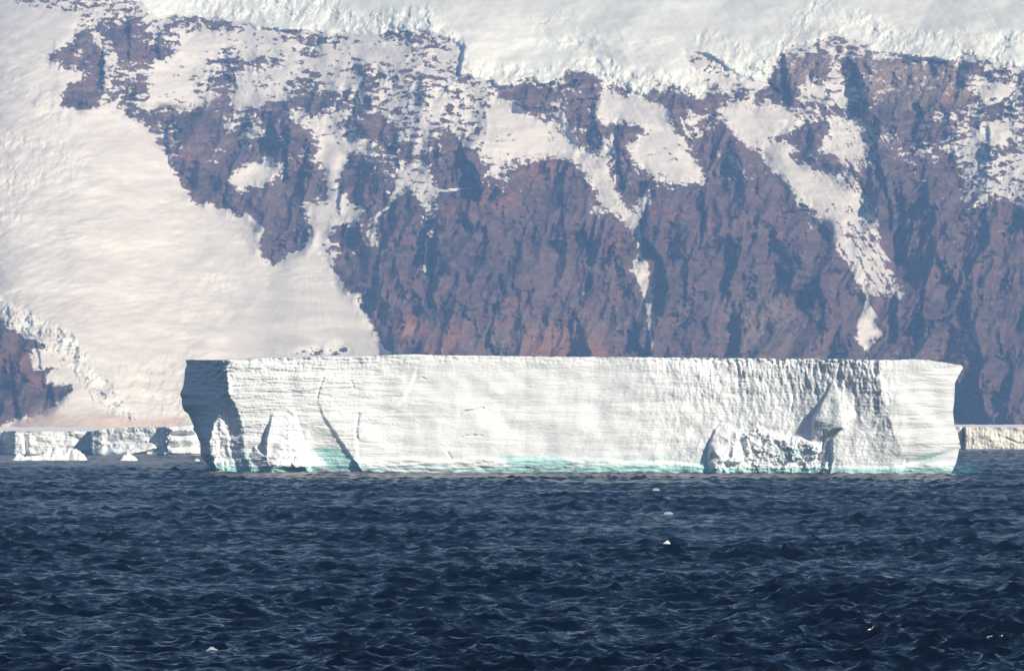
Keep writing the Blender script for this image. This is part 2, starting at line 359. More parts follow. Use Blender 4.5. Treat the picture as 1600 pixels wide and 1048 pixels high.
for (x, y, rx, ry, dv) in [(517, 335, 24, 14, .9), (962, 350, 14, 7, .8), (1217, 400, 10, 12, 1), (1055, 120, 14, 6, .9), (1000, 110, 6, 5, .9), (486, 640, 9, 12, .9), (340, 320, 18, 14, .5), (990, 530, 14, 14, .7), (1025, 250, 12, 6, .8),
                           (945, 315, 14, 6, .8), (975, 297, 10, 5, .8), (1270, 262, 10, 12, .8), (1480, 330, 30, 12, .5), (640, 620, 10, 30, .5), (1300, 640, 60, 6, .35)]:
    cx, cy = H([(x, y)])[0]; den[((Uw - cx) / (rx / 3.082)) ** 2 + ((Vw - cy) / (ry / 3.082)) ** 2 < 1] = dv
paint(H([(198, 545), (215, 543), (208, 570), (228, 615), (212, 600), (200, 570)]), 0.9)
paint(H([(455, 565), (490, 600), (520, 610), (480, 605)]), 0.8)
paint(H([(1150, 330), (1250, 300), (1541, 340), (1541, 420), (1300, 350)]), 0.18)
# middle
paint(C([(0, 440), (60, 540), (150, 580), (270, 630), (300, 700), (370, 740), (430, 770), (475, 810), (460, 850), (500, 930), (560, 1020), (580, 1060), (520, 1020), (400, 880), (330, 800), (250, 762), (100, 760), (0, 780)]), 0.98)
paint(C([(160, 600), (260, 690), (240, 712), (180, 650)]), 0.1)
paint(C([(250, 340), (370, 340), (420, 380), (440, 470), (370, 490), (380, 560), (460, 660), (440, 740), (400, 740), (330, 680), (250, 620), (60, 510), (60, 440), (150, 430)]), 0.06)
paint(C([(90, 370), (140, 380), (130, 470), (100, 440)]), 0.5)
paint(C([(400, 370), (440, 370), (480, 500), (470, 600), (400, 600), (350, 500), (400, 480)]), 0.5)
paint(C([(215, 512), (250, 530), (270, 600), (230, 580)]), 0.95)
paint(C([(270, 500), (310, 465), (300, 495)]), 0.9)
paint(C([(440, 440), (560, 470), (640, 482), (750, 522), (770, 600), (800, 640), (820, 690), (880, 740), (890, 810), (940, 890), (800, 880), (750, 830), (690, 850), (640, 830), (600, 790), (540, 665), (600, 700), (600, 630), (480, 590), (420, 580)]), 0.90)
paint(C([(480, 595), (600, 598), (720, 640), (700, 652), (610, 640), (590, 700), (540, 662), (500, 640)]), 0.08)
paint(C([(750, 720), (800, 740), (780, 790), (760, 765)]), 0.2)
paint(C([(650, 760), (690, 780), (680, 802), (650, 780)]), 0.1)
paint(C([(480, 415), (540, 405), (575, 465), (540, 465), (480, 440)]), 0.08)
paint(C([(420, 650), (450, 650), (500, 740), (498, 880), (482, 860), (480, 760), (430, 740)]), 0.85)
paint(C([(820, 590), (850, 520), (880, 520), (890, 560), (880, 622), (860, 612), (850, 575), (825, 605), (850, 650), (890, 690), (850, 655), (805, 570)]), 0.85)
paint(C([(700, 850), (780, 850), (940, 890), (830, 905), (720, 880), (680, 925), (660, 900)]), 0.62)
paint(C([(930, 580), (995, 660), (960, 640)]), 0.9); paint(C([(965, 710), (1015, 740), (1000, 745)]), 0.9)
paint(C([(1030, 700), (1100, 790), (1160, 862), (1120, 850), (1050, 780)]), 0.72); paint(C([(1035, 670), (1112, 762), (1080, 740)]), 0.8)
paint(G([(355, 210), (440, 230), (480, 280), (560, 285), (590, 340), (570, 350), (530, 290), (440, 280), (380, 262)]), 0.82)
paint(G([(270, 0), (450, 0), (475, 40), (460, 90), (500, 170), (555, 240), (610, 330), (598, 342), (565, 290), (520, 280), (420, 190), (380, 100), (330, 40)]), 0.97)
paint(G([(550, 245), (600, 190), (680, 165), (660, 220), (612, 250), (622, 325), (600, 332)]), 1.0)
paint(G([(560, 330), (600, 335), (622, 370), (605, 425), (590, 370), (570, 365)]), 0.66)
paint(G([(612, 450), (650, 490), (662, 600), (682, 670), (662, 700), (625, 615), (585, 550), (580, 510)]), 0.9)
paint(G([(653, 690), (668, 700), (666, 830), (682, 865), (662, 852), (651, 760)]), 0.9)
paint(G([(810, 618), (820, 618), (818, 680), (810, 672)]), 0.9)
paint(G([(60, 640), (150, 628), (180, 660), (70, 665)]), 0.36); paint(G([(330, 630), (470, 640), (460, 670), (340, 670)]), 0.34)
# left-centre
paint(B([(160, 520), (200, 520), (300, 570), (430, 640), (560, 680), (600, 712), (480, 742), (300, 735), (285, 640), (180, 590)]), 0.74)
paint(B([(290, 560), (380, 520), (410, 530), (415, 600), (330, 592)]), 0.82)
paint(B([(290, 740), (440, 750), (430, 800), (390, 850), (380, 920), (340, 870), (310, 790)]), 0.84)
paint(B([(880, 470), (940, 445), (900, 520), (855, 600), (835, 680), (795, 755), (760, 735), (800, 650), (800, 570), (830, 520)]), 0.9)
paint(Ff([(640, 215), (690, 90), (680, 0), (800, 0), (830, 50), (885, 130), (860, 190), (872, 250), (845, 290), (850, 360), (828, 382), (802, 300), (812, 270), (790, 190), (740, 140), (690, 180)]), 0.72)
paint(Ff([(800, 405), (826, 415), (816, 530), (795, 545), (812, 480)]), 0.82)
paint(Ff([(465, 450), (490, 425), (517, 450), (495, 470)]), 0.95); paint(Ff([(515, 350), (570, 320), (577, 410), (560, 420), (545, 372)]), 0.85); paint(Ff([(565, 270), (582, 280), (575, 325), (562, 310)]), 0.8)
paint(Ff([(500, 610), (540, 620), (515, 682), (498, 650)]), 0.62); paint(Ff([(1290, 640), (1400, 640), (1390, 667), (1290, 662)]), 0.36)
paint(Ff([(320, -60), (440, -60), (400, 80), (380, 150), (440, 150), (430, 200), (510, 235), (490, 330), (430, 290), (360, 350), (275, 372), (262, 300), (215, 215), (330, 200), (365, 160), (330, 80)]), 0.93)
paint(Ff([(275, 370), (360, 350), (300, 375), (400, 495), (350, 508), (270, 500), (240, 410)]), 0.80)
paint(Ff([(300, 370), (370, 350), (400, 495), (340, 490)]), 0.55)
# rock islands among the upper snow
for pts, dv in [(A([(450, 150), (500, 95), (545, 100), (580, 120), (650, 80), (700, 130), (840, 150), (850, 240), (780, 290), (715, 320), (620, 325), (570, 290), (530, 190)]), 0.08),
                (A([(230, 260), (390, 195), (410, 230), (495, 240), (500, 320), (490, 400), (460, 440), (520, 500), (440, 530), (350, 548), (285, 510), (280, 465), (350, 395), (390, 400), (385, 345), (290, 330)]), 0.05),
                (A([(510, 440), (560, 350), (600, 390), (690, 340), (715, 380), (725, 450), (690, 480), (640, 440), (650, 500), (690, 540), (695, 588), (640, 588), (600, 545), (530, 480)]), 0.16),
                (A([(560, 310), (700, 310), (700, 350), (600, 380), (520, 380)]), 0.4),
                (A([(760, 82), (880, 78), (1150, 95), (1160, 130), (1120, 152), (1000, 130), (880, 130)]), 0.18), (B([(60, 145), (450, 168), (430, 200), (340, 210), (250, 200), (100, 175)]), 0.22),
                (B([(130, 235), (230, 240), (270, 222), (300, 250), (270, 265), (190, 255)]), 0.05), (B([(60, 290), (150, 285), (160, 305), (60, 308)]), 0.1),
                (A([(1060, 260), (1120, 225), (1150, 260), (1160, 295), (1390, 285), (1380, 310), (1130, 345), (1120, 400), (1110, 480), (1060, 470), (1080, 430), (950, 430), (880, 400), (950, 380), (1080, 360), (1090, 310), (980, 312)]), 0.14),
                (A([(800, 470), (860, 465), (870, 500), (810, 500)]), 0.3), (A([(1390, 380), (1510, 335), (1545, 360), (1545, 540), (1440, 540), (1390, 480)]), 0.15), (A([(1250, 385), (1330, 390), (1310, 420), (1250, 415)]), 0.1),
                (B([(680, 205), (870, 215), (985, 205), (940, 230), (850, 245), (760, 238)]), 0.12), (B([(750, 245), (860, 285), (940, 282), (930, 302), (850, 305), (790, 295)]), 0.3),
                (B([(440, 330), (500, 308), (612, 340), (600, 362), (480, 362)]), 0.2), (B([(650, 350), (750, 308), (775, 340), (690, 372)]), 0.15), (B([(160, 380), (270, 332), (318, 372), (260, 390), (220, 425)]), 0.06),
                (B([(540, 370), (600, 400), (610, 440), (500, 440)]), 0.25), (B([(880, 330), (980, 350), (960, 380), (900, 350)]), 0.2),
                (B([(1150, 415), (1240, 460), (1230, 505), (1180, 470)]), 0.12), (B([(1270, 385), (1330, 380), (1390, 420), (1541, 340), (1541, 640), (1400, 590), (1300, 520), (1270, 460)]), 0.08), (B([(1440, 505), (1480, 530), (1490, 600), (1450, 570)]), 0.95),
                (B([(1400, 610), (1440, 640), (1490, 710), (1450, 690)]), 0.2),
                (A([(695, 540), (890, 545), (1020, 470), (1100, 470), (1150, 550), (1280, 500), (1390, 485), (1410, 600), (1390, 640), (1310, 625), (1180, 620), (1060, 600), (900, 600), (700, 590)]), 0.07)]:
    paint(pts, dv)
for pts, dv in [(A([(1150, 665), (1240, 620), (1285, 630), (1270, 655), (1180, 712), (1152, 700)]), 0.97), (A([(1075, 590), (1110, 600), (1100, 642), (1085, 642)]), 0.85), (A([(1110, 850), (1180, 780), (1300, 760), (1350, 810), (1355, 850), (1280, 890), (1130, 922), (1110, 890)]), 0.88),
                (A([(1320, 650), (1385, 670), (1380, 690), (1330, 685)]), 0.9), (A([(1160, 540), (1175, 545), (1165, 590)]), 0.9), (A([(950, 895), (975, 900), (965, 912)]), 0.9), (A([(1230, 745), (1260, 730), (1250, 755)]), 0.8), (E([(1315, 125), (1360, 115), (1355, 130)]), 0.9)]:
    paint(pts, dv)
# lower-left rock under the glacier front, the cone of scree
paint(glacier_poly, 1.0)
paint(A([(70, 18), (180, 22), (260, 10), (380, 60), (440, 90), (330, 55), (180, 45)]), 0.35); paint(A([(170, 118), (240, 98), (290, 108), (260, 118)]), 0.35)
paint(E([(785, 885), (800, 872), (822, 888)]), 0.1)
paint(E([(-1500, 560), (0, 600), (60, 650), (120, 700), (180, 700), (230, 740), (240, 760), (150, 760), (140, 790), (160, 850), (300, 840), (240, 880), (220, 920), (330, 920), (395, 922), (350, 960), (250, 1045), (150, 1090), (15, 1120), (0, 1160), (-1500, 1160)]), 0.07)
paint(Ff([(165, 940), (190, 905), (240, 915), (290, 900), (340, 905), (380, 915), (420, 880), (460, 920), (465, 950), (165, 950)]), 0.36)
paint(cap_poly, 1.0, False)
paint(cap_poly, 1.0)
paint(C([(815, 232), (880, 255), (960, 265), (1010, 310), (1110, 375), (1225, 392), (1240, 440), (1150, 445), (1000, 430), (940, 450), (900, 360), (850, 300)]), 0.66)
den[(U > 1760) & ~inside(cap_poly, U, V)] = 0.3

g_mask = inside(glacier_poly, Uw, Vw).astype(np.float32) * (den > 0.5)
c_mask = (inside(cap_poly, Uw, Vw) & (den > 0.9)).astype(np.float32)
serac = np.zeros(U.shape, np.float32)
for pts, q in [([(180, -40), (215, 0), (250, 25), (375, 30), (500, 50), (590, 52), (690, 58), (725, 80), (722, 60), (700, 40), (670, 10), (640, 5), (560, 18), (540, 15), (530, -5), (500, -40)], 1.0),
               ([(722, 118), (745, 122), (790, 138), (810, 136), (820, 122), (845, 134), (880, 117), (920, 112), (945, 122), (960, 134), (985, 153), (1010, 150), (1025, 130), (1065, 142), (1090, 160), (1100, 150), (1115, 128), (1090, 105),
                 (1060, 110), (1030, 105), (1010, 115), (980, 110), (960, 95), (920, 85), (880, 95), (850, 95), (820, 90), (790, 98), (760, 100), (725, 100)], 0.9),
               ([(1100, 110), (1150, 125), (1195, 127), (1210, 97), (1230, 75), (1255, 68), (1280, 63), (1300, 53), (1330, 60), (1356, 67), (1360, 80), (1400, 90), (1480, 99), (1500, 87), (1600, 108), (1800, 115), (2400, 120), (2400, 70), (1700, 60),
                 (1600, 50), (1500, 42), (1440, 50), (1400, 45), (1360, 20), (1300, 0), (1270, 0), (1240, 20), (1210, 50), (1180, 70), (1150, 60), (1110, 40), (1080, 60), (1110, 90)], 0.85),
               ([(0, 465), (60, 498), (110, 518), (140, 555), (165, 588), (205, 635), (220, 668), (175, 655), (130, 602), (90, 560), (50, 532), (0, 500), (-300, 420), (-300, 380)], 1.3),
               ([(820, 20), (900, 10), (940, 60), (930, 90), (870, 80), (820, 70)], 0.35), ([(170, 570), (300, 545), (320, 680), (200, 680)], 0.45), ([(-80, 190), (40, 210), (75, 260), (50, 340), (-80, 360)], 0.35),
               ([(40, 130), (100, 150), (150, 260), (90, 290), (50, 200)], 0.35), ([(300, 420), (360, 425), (350, 470), (310, 450)], 0.3)]:
    m = inside(pts, Uw, Vw); serac[m] = np.maximum(serac[m], q)
serac = blur(serac, 2) * np.where((c_mask > 0) & (U > 760), 0.4 + 0.6 * sm(-0.25, 0.25, fbm(U / 48, V / 40, 3, 87)), 1)

open_ = (1 - inside(glacier_poly, Uw, Vw)) * (1 - inside(cap_poly, Uw, Vw))
lo = 0.27 * sm(360, 200, V) + 0.09
patch = fbm(U / 70, V / 50, 3, 19)
S0 = den.copy(); S0 = np.where((open_ > 0) & (S0 < 0.3), np.maximum(S0, lo * sm(-0.35, 0.35, patch)), S0)
S0 = np.where((open_ > 0) & (S0 > 0.8), np.minimum(S0, 0.91 - 0.14 * sm(-0.1, 0.5, patch)), S0)
S0 = blur(S0, 4, 2)
n1 = fbm(U / 13 + V / 30 + 0.12 * wu, V / 6.5 - U / 40 + 0.14 * wv, 5, 21, 0.6); n2 = ridged(U / 34 + V / 60, V / 15 - U / 120, 5, 31, 0.6) - 0.45
n3 = fbm((U * .82 - V * .57) / 4.5 + .1 * wu, (U * .57 + V * .82) / 34, 5, 23, 0.66)
wd_ = 0.75 * sm(1080, 1180, U) * sm(1440, 1380, U) * sm(110, 190, V) + 0.5 * sm(780, 860, U) * sm(1080, 1000, U)
n1 = n1 * (1 - wd_) + n3 * wd_
nn = 0.85 * n1 + 0.6 * n2
snow = S0 + nn * (0.18 + 3.0 * S0 * (1 - S0))
fs = ridged((U * .82 - V * .57) / 13 + .06 * wu, (U * .57 + V * .82) / 110, 4, 24, 0.55)
snow = snow - 0.9 * sm(0.66, 0.92, fs) * wd_ * sm(1300, 1360, U + .55 * (V - 250)) * (snow > .5) - 0.5 * sm(0.74, 0.95, fs) * wd_ * (snow > .5)
for pts in [G([(606, 325), (618, 330), (628, 380), (618, 450), (655, 495), (664, 600), (684, 670), (672, 700), (670, 830), (684, 880), (672, 930), (660, 860), (650, 700), (615, 610), (585, 545), (585, 500), (604, 450), (600, 400)]),
            H([(786, 640), (800, 690), (832, 735), (822, 780), (872, 835), (845, 855), (805, 850), (798, 910), (790, 965), (780, 965), (782, 920), (745, 880), (735, 780), (775, 700)]),
            Ff([(570, 270), (640, 215), (648, 222), (580, 285), (575, 330), (578, 410), (560, 420), (530, 350), (560, 330)]), Ff([(1190, 60), (1198, 60), (1196, 250), (1188, 240)]), Ff([(810, 370), (828, 375), (824, 420), (820, 530), (808, 560), (798, 540), (812, 470)]),
            C([(800, 560), (812, 560), (850, 640), (892, 690), (884, 694), (835, 650)]), Ff([(880, 140), (1070, 125), (1075, 133), (900, 155)]), C([(470, 640), (484, 640), (506, 760), (500, 890), (490, 890), (488, 760)])]:
    m = blur(inside(pts, U + .35 * wu, V + .35 * wv).astype(np.float32), 1, 1); snow = np.maximum(snow, m * (0.82 + 0.5 * nn))
snow = np.where((den >= 0.999) & (g_mask + c_mask > 0.5), 1.6, snow)
rockm = 1 - sm(0.42, 0.58, snow); rb = blur(rockm, 2); rbb = blur(rockm, 7)

# base profile of the mountain: slope chosen by what lies there, integrated upwards column by column
cliffy = 0.98 * (1 - g_mask) * (1 - c_mask) + 0.42 * g_mask + 0.34 * c_mask
cliffy = 0.78 * np.broadcast_to(cliffy.mean(1, keepdims=True), U.shape) + 0.22 * blur(cliffy, 25, 3)
tt = (HOR - V) / F
Y = np.zeros(U.shape, np.float64); Y[0] = 5950 + 60 * fbm(U[0] / 460, U[0] * 0, 2, 50) - 120 * sm(420, 100, U[0])
for j in range(1, len(vs)):
    Y[j] = Y[j - 1] + Y[j - 1] * (tt[j] - tt[j - 1]) / (cliffy[j] - tt[j] * 1.0)
Y = Y.astype(np.float32)
# relief towards the camera, metres
lean = U + 0.25 * V
wq = 9 * fbm(U / 60, V / 60, 3, 60)
hr = 76 * (ridged((lean + wq) / 120, (V + wq) / 190, 3, 61, 0.4) - 0.5) + 38 * (1 - 0.45 * sm(460, 540, V)) * (ridged((lean + wq) / 50, (V - wq) / 110, 4, 62, 0.42) - 0.5) * (0.4 + 1.1 * sm(-0.4, 0.4, fbm(U / 110, V / 80, 3, 68))) + 3.5 * (ridged(lean / 14 + 0.05 * wu, V / 38, 4, 63, 0.55) - 0.5) + 0.9 * fbm(U / 5, V / 9, 3, 64)
ca, ea = cells((lean + 1.6 * wq) / 30 + .06 * wu, (V - wq) / 46 + .05 * wv, 67); cb, eb = cells((lean + wq) / 11 + .10 * wu, (V - wq) / 15 + .09 * wv, 69)
hr += 12 * (ca - .5) + 4.6 * (cb - .5) * (1 - 0.65 * sm(470, 535, V)) - 1.2 * np.exp(-(ea / .05) ** 2)
bd = (V + 0.16 * U + 7 * fbm(U / 90, V / 60, 3, 59)) / 15; saw = bd - np.floor(bd)
fineq = 1 - 0.65 * sm(470, 535, V)
hr += (2.6 + 3.4 * sm(300, 200, V)) * (saw - .5) * sm(-.3, .4, fbm(U / 80, V / 50, 3, 58)) + 1.4 * ((bd * 3.1) % 1 - .5) * sm(-.3, .5, fbm(U / 50, V / 40, 3, 57))
hr += 2.5 * (ridged(U / 90 + V / 200, V / 13 + U / 70, 3, 66) - 0.5)          # lava beds
hs = (14 + 14 * c_mask) * fbm(U / 130, V / 60, 4, 71, 0.45) + (1.6 + 1.0 * g_mask) * fbm(U / 44 + V / 60, V / 13 + U / 160 - 0.0006 * (U - 250) ** 2 / 10 * g_mask, 5, 72, 0.6) + 0.5 * fbm(U / 9 + V / 14, V / 12, 3, 73) + 1.1 * (ridged(U / 9 - V / 15, V / 130, 3, 75) - .5) * (1 - blur(g_mask, 3))
hse = 17.0 * (ridged(U / 19 + 0.06 * wu + V / 60, V / 44, 4, 81, 0.6) - 0.5) + 2.4 * (ridged(U / 7.5 + 0.15 * wu - V / 50, V / 15, 4, 82, 0.6) - 0.5) + 2.0 * (ridged(U / 24, V / 6, 3, 84) - 0.5)
crev = ridged(U / 34 + V / 50, V / 6.5 + U / 70, 4, 85, 0.6)
cone = blur(inside([(478, 392), (500, 395), (560, 470), (612, 560), (612, 600), (330, 600), (330, 553), (420, 450)], Uw, Vw).astype(np.float32), 5)
th = np.arctan2(V - 375, U - 482)
hs = hs * (1 - 0.72 * cone) + cone * (1.1 * (ridged(th * 8 + 0.03 * wu, np.hypot(U - 482, V - 375) / 300, 4, 78, 0.6) - .5) + 10 * fbm(U / 150, V / 110, 2, 79))
h = rbb * hr + (1 - rb) * hs * 0.9 + 1.6 * rb + serac * hse + (1 - rb) * np.clip(g_mask + c_mask, 0, 1) * 3.4 * (crev - 0.5) * (0.06 + sm(0.0, 0.45, fbm(U / 90, V / 50, 3, 86)))
h += 9 * blur(c_mask, 1) + 5 * blur(g_mask, 2)                                  # ice lies thick over the rock
BUTT = [([(203, 30), (203, 92)], 13, 50), ([(163, 75), (163, 128)], 15, 40), ([(262, 200), (268, 255)], 14, 60), ([(453, 190), (450, 292)], 18, 55), ([(722, 235), (745, 265), (753, 302)], 27, 70),
        ([(838, 330), (818, 364), (802, 440)], 10, 45), ([(790, 290), (788, 350)], 7, 30), ([(882, 305), (880, 342)], 11, 30), ([(787, 445), (778, 480), (765, 528)], 9, 45), ([(738, 455), (721, 512)], 6, 35), ([(684, 365), (680, 435)], 12, 45),
        ([(659, 470), (654, 508)], 7, 30), ([(733, 310), (731, 356)], 11, 35), ([(1015, 325), (1006, 370), (1032, 400), (1044, 450), (1036, 472)], 18, 75), ([(1145, 396), (1141, 440), (1128, 478)], 13, 50),
        ([(1159, 485), (1156, 520), (1150, 565)], 17, 80), ([(1075, 432), (1072, 478)], 9, 35), ([(1102, 304), (1098, 378)], 9, 35), ([(994, 500), (1002, 548)], 12, 50), ([(1372, 240), (1385, 290), (1397, 335)], 20, 70),
        ([(1428, 345), (1418, 402)], 13, 50), ([(1462, 395), (1448, 440), (1440, 500)], 20, 90), ([(1401, 465), (1402, 525)], 19, 70), ([(1226, 82), (1236, 150)], 14, 60), ([(1340, 100), (1346, 165)], 18, 150), ([(1375, 195), (1372, 238)], 15, 60),
        ([(1451, 285), (1450, 322)], 11, 45), ([(1533, 435), (1527, 492)], 6, 40), ([(1560, 520), (1568, 548)], 9, 40), ([(536, 285), (530, 330)], 10, 40), ([(560, 150), (556, 200)], 12, 60), ([(865, 130), (850, 165)], 9, 40), ([(930, 175), (938, 225)], 9, 30),
        ([(968, 230), (975, 290)], 10, 40), ([(600, 330), (604, 380)], 9, 40), ([(1240, 400), (1236, 470)], 6, 60), ([(1290, 450), (1286, 540)], 7, 70), ([(20, 560), (30, 640)], 10, 50), ([(60, 540), (70, 600)], 8, 40), ([(620, 215), (624, 262)], 9, 40),
        ([(670, 12), (672, 42)], 10, 30), ([(727, 70), (719, 118)], 12, 40), ([(1545, 200), (1550, 250)], 10, 50)]
for pts, d, Wd in BUTT:
    p = np.array(pts, float); xl = np.interp(V[:, 0], p[:, 1], p[:, 0])[:, None] + 0.6 * wu + 2.5 * fbm(U / 8, V / 8, 3, 91)
    top, bot = p[0, 1], p[-1, 1]; ext = 0.25 * (bot - top) + 5
    tp = (sm(top - ext, top + ext * 0.5, V) * sm(bot + ext, bot - ext * 0.5, V))
    s = U - xl
    h += 1.25 * d * tp * np.where(s > 0, np.clip(1 - s / Wd, 0, 1) ** 1.2, np.clip(1 + s / 3.5, 0, 1))
Yh = Y - h
P = ray(U, V, Yh)
# rust / tan beds
rust = np.zeros(U.shape, np.float32)
for (x, y, r, q) in [(115, 88, 22, .8), (172, 42, 14, .6), (228, 60, 16, .8), (135, 165, 30, .4), (290, 243, 30, .8), (340, 250, 24, .5), (440, 375, 26, .6), (470, 255, 24, .8), (500, 270, 16, .5), (780, 310, 45, .8), (850, 265, 52, .8), (700, 325, 24, .8), (750, 335, 36, .6),
                     (640, 515, 40, 1.1), (700, 530, 50, .8), (800, 500, 90, .6), (860, 545, 80, .9), (930, 545, 60, .8), (900, 500, 60, .5), (680, 548, 30, 1.1), (1010, 330, 20, .9), (1045, 340, 32, .7), (1100, 350, 42, .7), (960, 380, 42, .7), (910, 370, 40, .6),
                     (1150, 540, 70, .5), (1215, 372, 16, .7), (30, 560, 50, .8), (60, 600, 44, .6), (1400, 130, 70, .45), (1480, 150, 50, .55), (1120, 275, 25, .6), (560, 190, 40, .5), (620, 200, 30, .4), (660, 210, 30, .4), (820, 130, 12, .8), (1540, 420, 40, .4),
                     (395, 300, 40, .3), (500, 330, 30, .4), (980, 460, 60, .3), (1200, 520, 80, .35), (1060, 545, 50, .5)]:
    rust = np.maximum(rust, q * np.exp(-(((U - x) / r) ** 2 + ((V - y) / (r * .7)) ** 2)))
rust += 0.16 * fbm(U / 60, V / 30, 3, 95)
icea = np.clip(0.75 * serac * (0.45 + fbm(U / 30, V / 34, 3, 96)) + 0.5 * c_mask + 0.22 * c_mask * sm(0, .5, fbm(U / 80, V / 40, 3, 97)), 0, 1)
dirt = np.zeros(U.shape, np.float32)
dirt[inside([(5, 668), (40, 652), (100, 645), (170, 640), (200, 655), (290, 650), (300, 690), (0, 690)], Uw, Vw)] = 0.75
dirt[inside([(150, 600), (300, 590), (300, 660), (190, 660)], Uw, Vw)] += 0.22
dirt[inside([(45, 648), (60, 630), (75, 632), (110, 652)], Uw, Vw)] = 0.8
dirt = blur(dirt, 3)
dirt = np.maximum(dirt, 0.45 * ((bd % 1) > 0.62) * sm(330, 220, V) * sm(-.2, .3, fbm(U / 70, V / 40, 3, 56)) * rb)
dirt = np.maximum(dirt, 0.8 * blur((inside([(1345, 92), (1450, 95), (1500, 105), (1520, 120), (1515, 155), (1440, 178), (1400, 172), (1350, 140)], Uw, Vw) | inside([(1215, 80), (1290, 90), (1285, 120), (1245, 140), (1225, 130)], Uw, Vw)).astype(np.float32), 4))
dirt = np.maximum(dirt, 0.5 * np.exp(-(((U - 1180) / 60) ** 2 + ((V - 500) / 50) ** 2)) + 0.5 * np.exp(-(((U - 840) / 130) ** 2 + ((V - 530) / 30) ** 2)) * sm(600, 640, U))
cols = np.stack([snow, np.clip(rust, 0, 1.5), icea, dirt], -1).astype(np.float32)
# rows behind the top of the massif so that it is a solid hill
nr, nc = U.shape
back = []
for (dyy, dzz) in [(500, 40), (1300, 0), (2500, -300), (4200, -1200)]:
    b = P[-1].copy(); b[:, 1] += dyy; b[:, 2] = np.maximum(b[:, 2] + dzz, -1.7); back.append(b)
P = np.concatenate([P, np.array(back)]); cols = np.concatenate([cols, np.repeat(cols[-1:], 4, 0)])
q = gridq(nr + 4, nc)
vi = q[:, 0]; rr, cc = vi // nc, vi % nc; rr2 = np.minimum(rr, nr - 1)
isg = (g_mask[rr2, cc] > 0.5) & (rr < nr); isc = (c_mask[rr2, cc] > 0.5) | (rr >= nr - 1)
flatP = P.reshape(-1, 3); flatC = cols.reshape(-1, 4)
for nm, sel in (('mountain', ~isg & ~isc), ('glacier', isg & ~isc), ('ice_cap', isc)):
    setp(mesh_from(nm, flatP, q[sel], M_rock, flatC), kind='structure')
MAXZ = float(P[..., 2].max()); print('mountain', round(time.time() - T0, 1), MAXZ, float(P[..., 1].max()), nr * nc)

